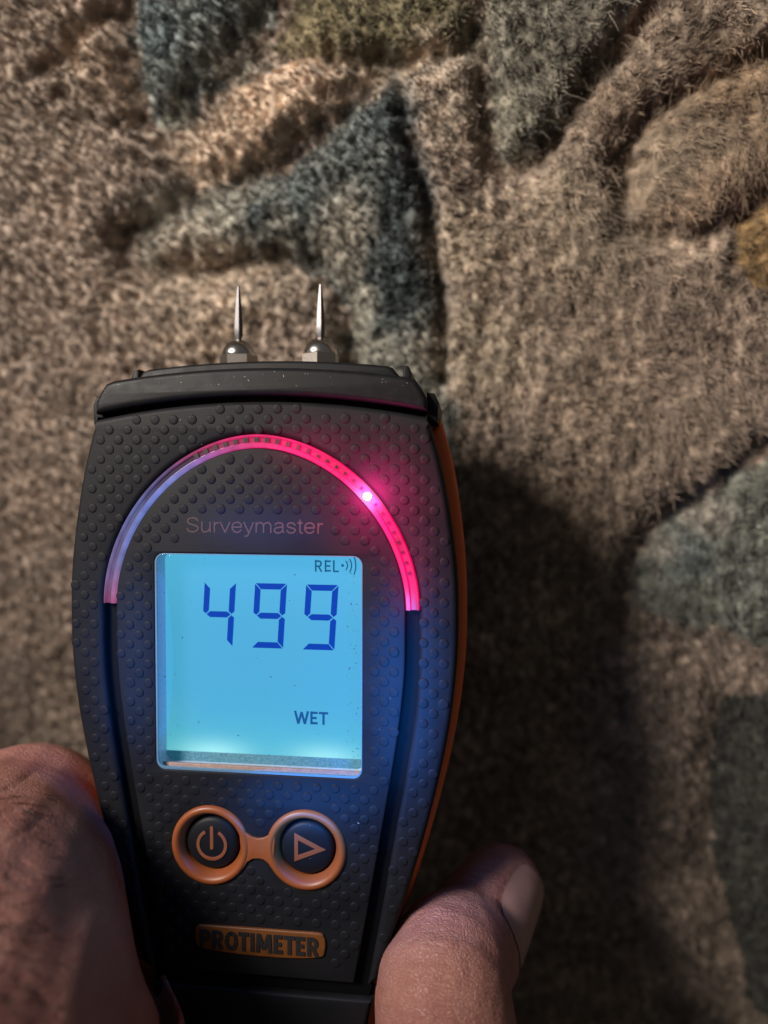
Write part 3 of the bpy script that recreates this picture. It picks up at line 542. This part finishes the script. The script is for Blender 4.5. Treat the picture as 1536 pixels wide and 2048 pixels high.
vo = nt.nodes.new('ShaderNodeTexVoronoi'); vo.feature = 'DISTANCE_TO_EDGE'; vo.inputs['Scale'].default_value = 1050
nw = noise(260, 3); vm = nt.nodes.new('ShaderNodeVectorMath'); vm.operation = 'MULTIPLY_ADD'; vm.inputs[1].default_value = (.004,) * 3
nt.links.new(nw.outputs['Color'], vm.inputs[0]); nt.links.new(mp.outputs['Vector'], vm.inputs[2]); nt.links.new(vm.outputs[0], vo.inputs['Vector'])
mrg = nt.nodes.new('ShaderNodeMapRange'); mrg.inputs['From Max'].default_value = .16; nt.links.new(vo.outputs['Distance'], mrg.inputs['Value'])
n3 = noise(1500, 4)
def creases(rot, stretch, scale):
    q = nt.nodes.new('ShaderNodeMapping'); q.inputs['Rotation'].default_value = rot; q.inputs['Scale'].default_value = stretch; nt.links.new(tc.outputs['Object'], q.inputs['Vector'])
    z = noise(scale, 5, q.outputs['Vector'], .6); r_ = nt.nodes.new('ShaderNodeMapRange'); r_.inputs['From Min'].default_value = .36; r_.inputs['From Max'].default_value = .52; r_.interpolation_type = 'SMOOTHSTEP'
    nt.links.new(z.outputs['Fac'], r_.inputs['Value']); return r_
c1 = creases((0, 0, .5), (.22, 1.3, 1), 520); c2 = creases((0, 0, -.7), (.3, 1.2, 1), 640)
n4 = nt.nodes.new('ShaderNodeMath'); nt.links.new(c1.outputs[0], n4.inputs[0]); nt.links.new(c2.outputs[0], n4.inputs[1])
ad = nt.nodes.new('ShaderNodeMath'); ad.operation = 'MULTIPLY_ADD'; ad.inputs[1].default_value = .5; nt.links.new(n3.outputs['Fac'], ad.inputs[0]); nt.links.new(mrg.outputs[0], ad.inputs[2])
ad2 = nt.nodes.new('ShaderNodeMath'); ad2.operation = 'MULTIPLY_ADD'; ad2.inputs[1].default_value = .9; nt.links.new(n4.outputs[0], ad2.inputs[0]); nt.links.new(ad.outputs[0], ad2.inputs[2])
bu = nt.nodes.new('ShaderNodeBump'); bu.inputs['Strength'].default_value = .58; bu.inputs['Distance'].default_value = .00022; nt.links.new(ad2.outputs[0], bu.inputs['Height']); nt.links.new(bu.outputs['Normal'], b.inputs['Normal'])

def limb(pts, seg=20):                       # tapering limb through (point, radius) stations, rounded at both ends
    P4 = catmull([(*p, r) for p, r in pts], 7); P, R_ = P4[:, :3], P4[:, 3]
    tg = np.gradient(P, axis=0); tg /= np.linalg.norm(tg, axis=1)[:, None]
    up = np.array([0.31, 0.2, .93]); rings_ = []
    def ring(c, t, r):
        u = np.cross(t, up); u /= np.linalg.norm(u); v = np.cross(t, u)
        return [c + r * (math.cos(a) * u + math.sin(a) * v) for a in np.linspace(0, 2 * math.pi, seg, endpoint=False)]
    for a in np.radians([80, 60, 40, 20]): rings_.append(ring(P[0] - tg[0] * R_[0] * math.sin(a), tg[0], R_[0] * math.cos(a)))
    for c, t, r in zip(P, tg, R_): rings_.append(ring(c, t, r))
    for a in np.radians([20, 40, 60, 80]): rings_.append(ring(P[-1] + tg[-1] * R_[-1] * math.sin(a), tg[-1], R_[-1] * math.cos(a)))
    V = [v for r in rings_ for v in r]; n = len(rings_)
    Fc = [(i * seg + k, i * seg + (k + 1) % seg, (i + 1) * seg + (k + 1) % seg, (i + 1) * seg + k) for i in range(n - 1) for k in range(seg)]
    Fc += [tuple(range(seg)), tuple((n - 1) * seg + k for k in range(seg))]
    return V, Fc
TH_TIP = cp(1000, 1776, 157.5); TH_MID = cp(940, 1880, 148); TH_IP = cp(886, 1998, 131)
wrist = np.array([8, -240, -168.])
limbs = [
 limb([(np.array([14, -205, -160]), 16), (np.array([20, -165, -142]), 15), (np.array([17, -122, -125]), 13), (TH_IP, 12.3), (TH_MID, 10.9), (cp(970, 1826, 153), 10.2), (TH_TIP, 9.1)]),
 limb([(wrist, 22), (np.array([-24, -105, -188]), 11), (cp(80, 1745, 165), 12.5), (cp(75, 1690, 150), 14), (cp(140, 1640, 152), 11)]),
 limb([(wrist, 22), (np.array([-30, -125, -186]), 11), (cp(60, 2000, 155), 13), (cp(100, 1980, 150), 13), (cp(150, 1940, 155), 11)]),
 limb([(wrist, 21), (np.array([-50, -145, -180]), 11.5), (np.array([-66, -128, -156]), 12), (np.array([-62, -126, -140]), 11.5), (np.array([-50, -124, -134]), 9)]),
 limb([(wrist, 20), (np.array([-50, -165, -176]), 11), (np.array([-64, -150, -152]), 10.5), (np.array([-58, -144, -136]), 9.5), (np.array([-46, -140, -131]), 8)]),
 limb([(cp(50, 1668, 150), 18), (cp(-55, 1835, 130), 28), (cp(-135, 2010, 119), 36), (cp(-160, 2250, 116), 41), (np.array([-60, -150, -125]), 38), (np.array([-15, -200, -150]), 28)]),
 limb([(np.array([10, -175, -172]), 18), (np.array([-30, -150, -186]), 14)]),
 limb([(wrist, 23), (np.array([14, -330, -160.]), 25), (np.array([20, -420, -150.]), 30)]),
]
V, Fc = merge(limbs)
me = bpy.data.meshes.new('hand_rough'); me.from_pydata([tuple(v * S) for v in V], [], Fc)
bm = bmesh.new(); bm.from_mesh(me); bmesh.ops.recalc_face_normals(bm, faces=bm.faces); bm.to_mesh(me); bm.free()
ho = bpy.data.objects.new('scratch_hand', me); C.objects.link(ho)
rm = ho.modifiers.new('r', 'REMESH'); rm.mode = 'VOXEL'; rm.voxel_size = .00075
sm = ho.modifiers.new('s', 'SMOOTH'); sm.iterations = 18; sm.factor = .5
hm = bpy.data.meshes.new_from_object(ho.evaluated_get(bpy.context.evaluated_depsgraph_get())); hm.name = 'hand'; bpy.data.objects.remove(ho)
n = len(hm.vertices); A = np.empty(n * 3); hm.vertices.foreach_get('co', A); A = A.reshape(-1, 3) / S
N_ = np.empty(n * 3); hm.vertices.foreach_get('normal', N_); N_ = N_.reshape(-1, 3)
px = np.stack([A[:, 0] / -A[:, 2] * F + 768, 1024 - A[:, 1] / -A[:, 2] * F], 1)
disp = np.zeros(n)
for ln, w_, dp in [([(-60, 1600), (30, 1575), (70, 1545)], 7, .35), ([(-60, 1650), (20, 1625), (60, 1600)], 6, .3), ([(-60, 1715), (30, 1725), (75, 1748)], 7, .5), ([(-60, 1760), (20, 1762), (90, 1775)], 7, .35), ([(-60, 1700), (10, 1690), (60, 1660), (85, 1630)], 6, .3),
  ([(-60, 1845), (40, 1862), (95, 1862)], 6, .5), ([(-60, 1905), (20, 1908), (70, 1912)], 6, .4), ([(-60, 1915), (40, 1960), (100, 2010)], 8, .55), ([(-60, 2000), (50, 2002), (110, 2004)], 7, .5), ([(120, 2010), (170, 2015), (225, 2008)], 8, .25), ([(-60, 2060), (60, 2050), (120, 2035)], 7, .4)]:
    disp -= .5 * dp * np.exp(-(segdist(px + 3 * np.sin(px[:, ::-1] * .05), ln) / (w_ * .62)) ** 2)
disp -= .8 * np.exp(-(((px[:, 0] - 160) / 60) ** 2 + ((px[:, 1] - 1790) / 50) ** 2)); disp += .5 * np.exp(-(((px[:, 0] - 155) / 25) ** 2 + ((px[:, 1] - 1770) / 35) ** 2))
disp[A[:, 2] < -165] = 0
disp += .06 * np.sin(A @ np.array([.9, .5, .3])) * np.sin(A @ np.array([-.4, .8, .6]))
A = A + N_ * disp[:, None]
# thumb nail, a curved plate laid on the thumb's outer face
bvh = BVHTree.FromPolygons([Vector(v) for v in A], [tuple(p.vertices) for p in hm.polygons])
t_ax = TH_TIP - TH_MID; t_ax /= np.linalg.norm(t_ax)
nd_ = np.array([.12, -.36, .93]); nd_ -= (nd_ @ t_ax) * t_ax; nd_ /= np.linalg.norm(nd_); sd = np.cross(t_ax, nd_)
cen_n = TH_TIP - t_ax * 4.2
V = []; gu, gv = 17, 21; Fc = []
for j in range(gv):
    for i in range(gu):
        u = -1 + 2 * i / (gu - 1); v = -1 + 2 * j / (gv - 1)
        wd = 1 - .18 * max(0, -v) ** 2 - .22 * max(0, v) ** 6
        ang = u * 1.02 * wd; y_ = v * 8.8 - (.9 * u * u if v > 0 else -2.2 * u * u * (-v))
        dirv = nd_ * math.cos(ang) + sd * math.sin(ang); org = cen_n + t_ax * y_
        hit = bvh.ray_cast(Vector(org + dirv * 25), Vector(-dirv))
        p = np.array(hit[0]) if hit[0] is not None else org + dirv * 8.5
        edge = max(abs(u), abs(v)) ** 6
        V.append(p + dirv * (.26 - .30 * edge + (.35 if v > .85 else 0)))
NV = np.array(V).reshape(gv, gu, 3)
loop = np.concatenate([NV[0, :], NV[1:, -1], NV[-1, -2::-1], NV[-2::-1, 0]])
d3 = np.min(np.linalg.norm(A[:, None, :] - loop[None, ::2, :], axis=2), axis=1) if len(A) < 4e4 else np.array([0.0])
if len(d3) == 1:
    near = np.linalg.norm(A - cen_n, axis=1) < 22; d3 = np.full(len(A), 99.0); Q_ = A[near]; d3[near] = np.min(np.linalg.norm(Q_[:, None, :] - loop[None, :, :], axis=2), axis=1)
A = A + N_ * (-.38 * np.exp(-(d3 / .7) ** 2))[:, None]
Aw = (A - RUG_O) @ B.T
base_pt = np.array(room(wrist)) / S
hm.vertices.foreach_set('co', ((Aw - base_pt) * S).astype(np.float32).ravel()); finish(hm, SKIN, 180)
hand = link(bpy.data.objects.new('hand', hm)); hand.location = base_pt * S
hand['label'] = 'person\'s bare hand gripping the lower sides of the moisture meter, thumb at right'; hand['category'] = 'hand'
V = [(B @ (p - RUG_O)) - base_pt for p in V]
Fc = [(j * gu + i, j * gu + i + 1, (j + 1) * gu + i + 1, (j + 1) * gu + i) for j in range(gv - 1) for i in range(gu - 1)]
nail = mesh_obj('nail', V, Fc, mat('nail', (.27, .155, .135), .40, spec=.5, vary=.15, vscale=200), hand, 80)

# fine dark hairs lying on the back of the bent finger
hc = bpy.data.hair_curves.new('finger_hair'); HL = []
for k in range(46):
    x0 = random.uniform(-30, 130); y0 = random.uniform(1580, 2040); an = random.gauss(.35, .35); ln = random.uniform(25, 70)
    row = []
    for t in np.linspace(0, 1, 6):
        q = (x0 + math.cos(an) * ln * t, y0 + math.sin(an) * ln * t + 10 * t * t * math.sin(k)); d_ = np.array([(q[0] - 768) / F, -(q[1] - 1024) / F, -1.0])
        hit = bvh.ray_cast(Vector((0, 0, 0)), Vector(d_))
        if hit[0] is None: break
        row.append(np.array(hit[0]) + np.array(hit[1]) * (.10 + .35 * t * random.random()))
    if len(row) == 6 and row[0][2] > -160: HL.append(row)
hc.add_curves([6] * len(HL)); HP = np.array([[(B @ (p - RUG_O)) - base_pt for p in r] for r in HL]) * S
hc.attributes['position'].data.foreach_set('vector', HP.astype(np.float32).ravel())
ra = hc.attributes.get('radius') or hc.attributes.new('radius', 'FLOAT', 'POINT'); ra.data.foreach_set('value', np.tile(np.array([.05, .05, .045, .04, .03, .012]) * S, len(HL)).astype(np.float32))
hc.materials.append(mat('dark_hair', (.03, .018, .012), .45)); fh = link(bpy.data.objects.new('finger_hair', hc), hand); fh['kind'] = 'stuff'

# lint and dust flecks on the cap and the rubber
LN = []
for k in range(90):
    if k < 34: x_ = random.uniform(-29, 29); y_, z_ = 42.2 - .0027 * x_ * x_ - abs(random.gauss(0, 1.1)), .27
    else:
        x_, y_ = random.uniform(-33, 33), random.uniform(-66, 35)
        if SCR[0] - .5 < x_ < SCR[1] + .5 and SCR[2] - .5 < y_ < SCR[3] + .5: continue
        if not (inside(np.array([[x_, y_]]), c_in)[0] or inside(np.array([[x_, y_]]), ring_poly)[0]): continue
        z_ = .02
    r = random.uniform(.03, .075); e = random.choice((1, 1.4, 3.2)); an = random.uniform(0, 3.1)
    ring_ = [(x_ + r * (math.cos(a) * e * math.cos(an) - .8 * math.sin(a) * math.sin(an)), y_ + r * (math.cos(a) * e * math.sin(an) + .8 * math.sin(a) * math.cos(an))) for a in np.linspace(0, 6.283, 7)[:-1]]
    LN.append(([(*p, z_) for p in ring_] + [(x_, y_, z_ + .06)], [(i, (i + 1) % 6, 6) for i in range(6)]))
lt = mesh_obj('lint', *merge(LN), mat('lint_fleck', (.32, .30, .28), .8), meter, 80); lt['kind'] = 'stuff'
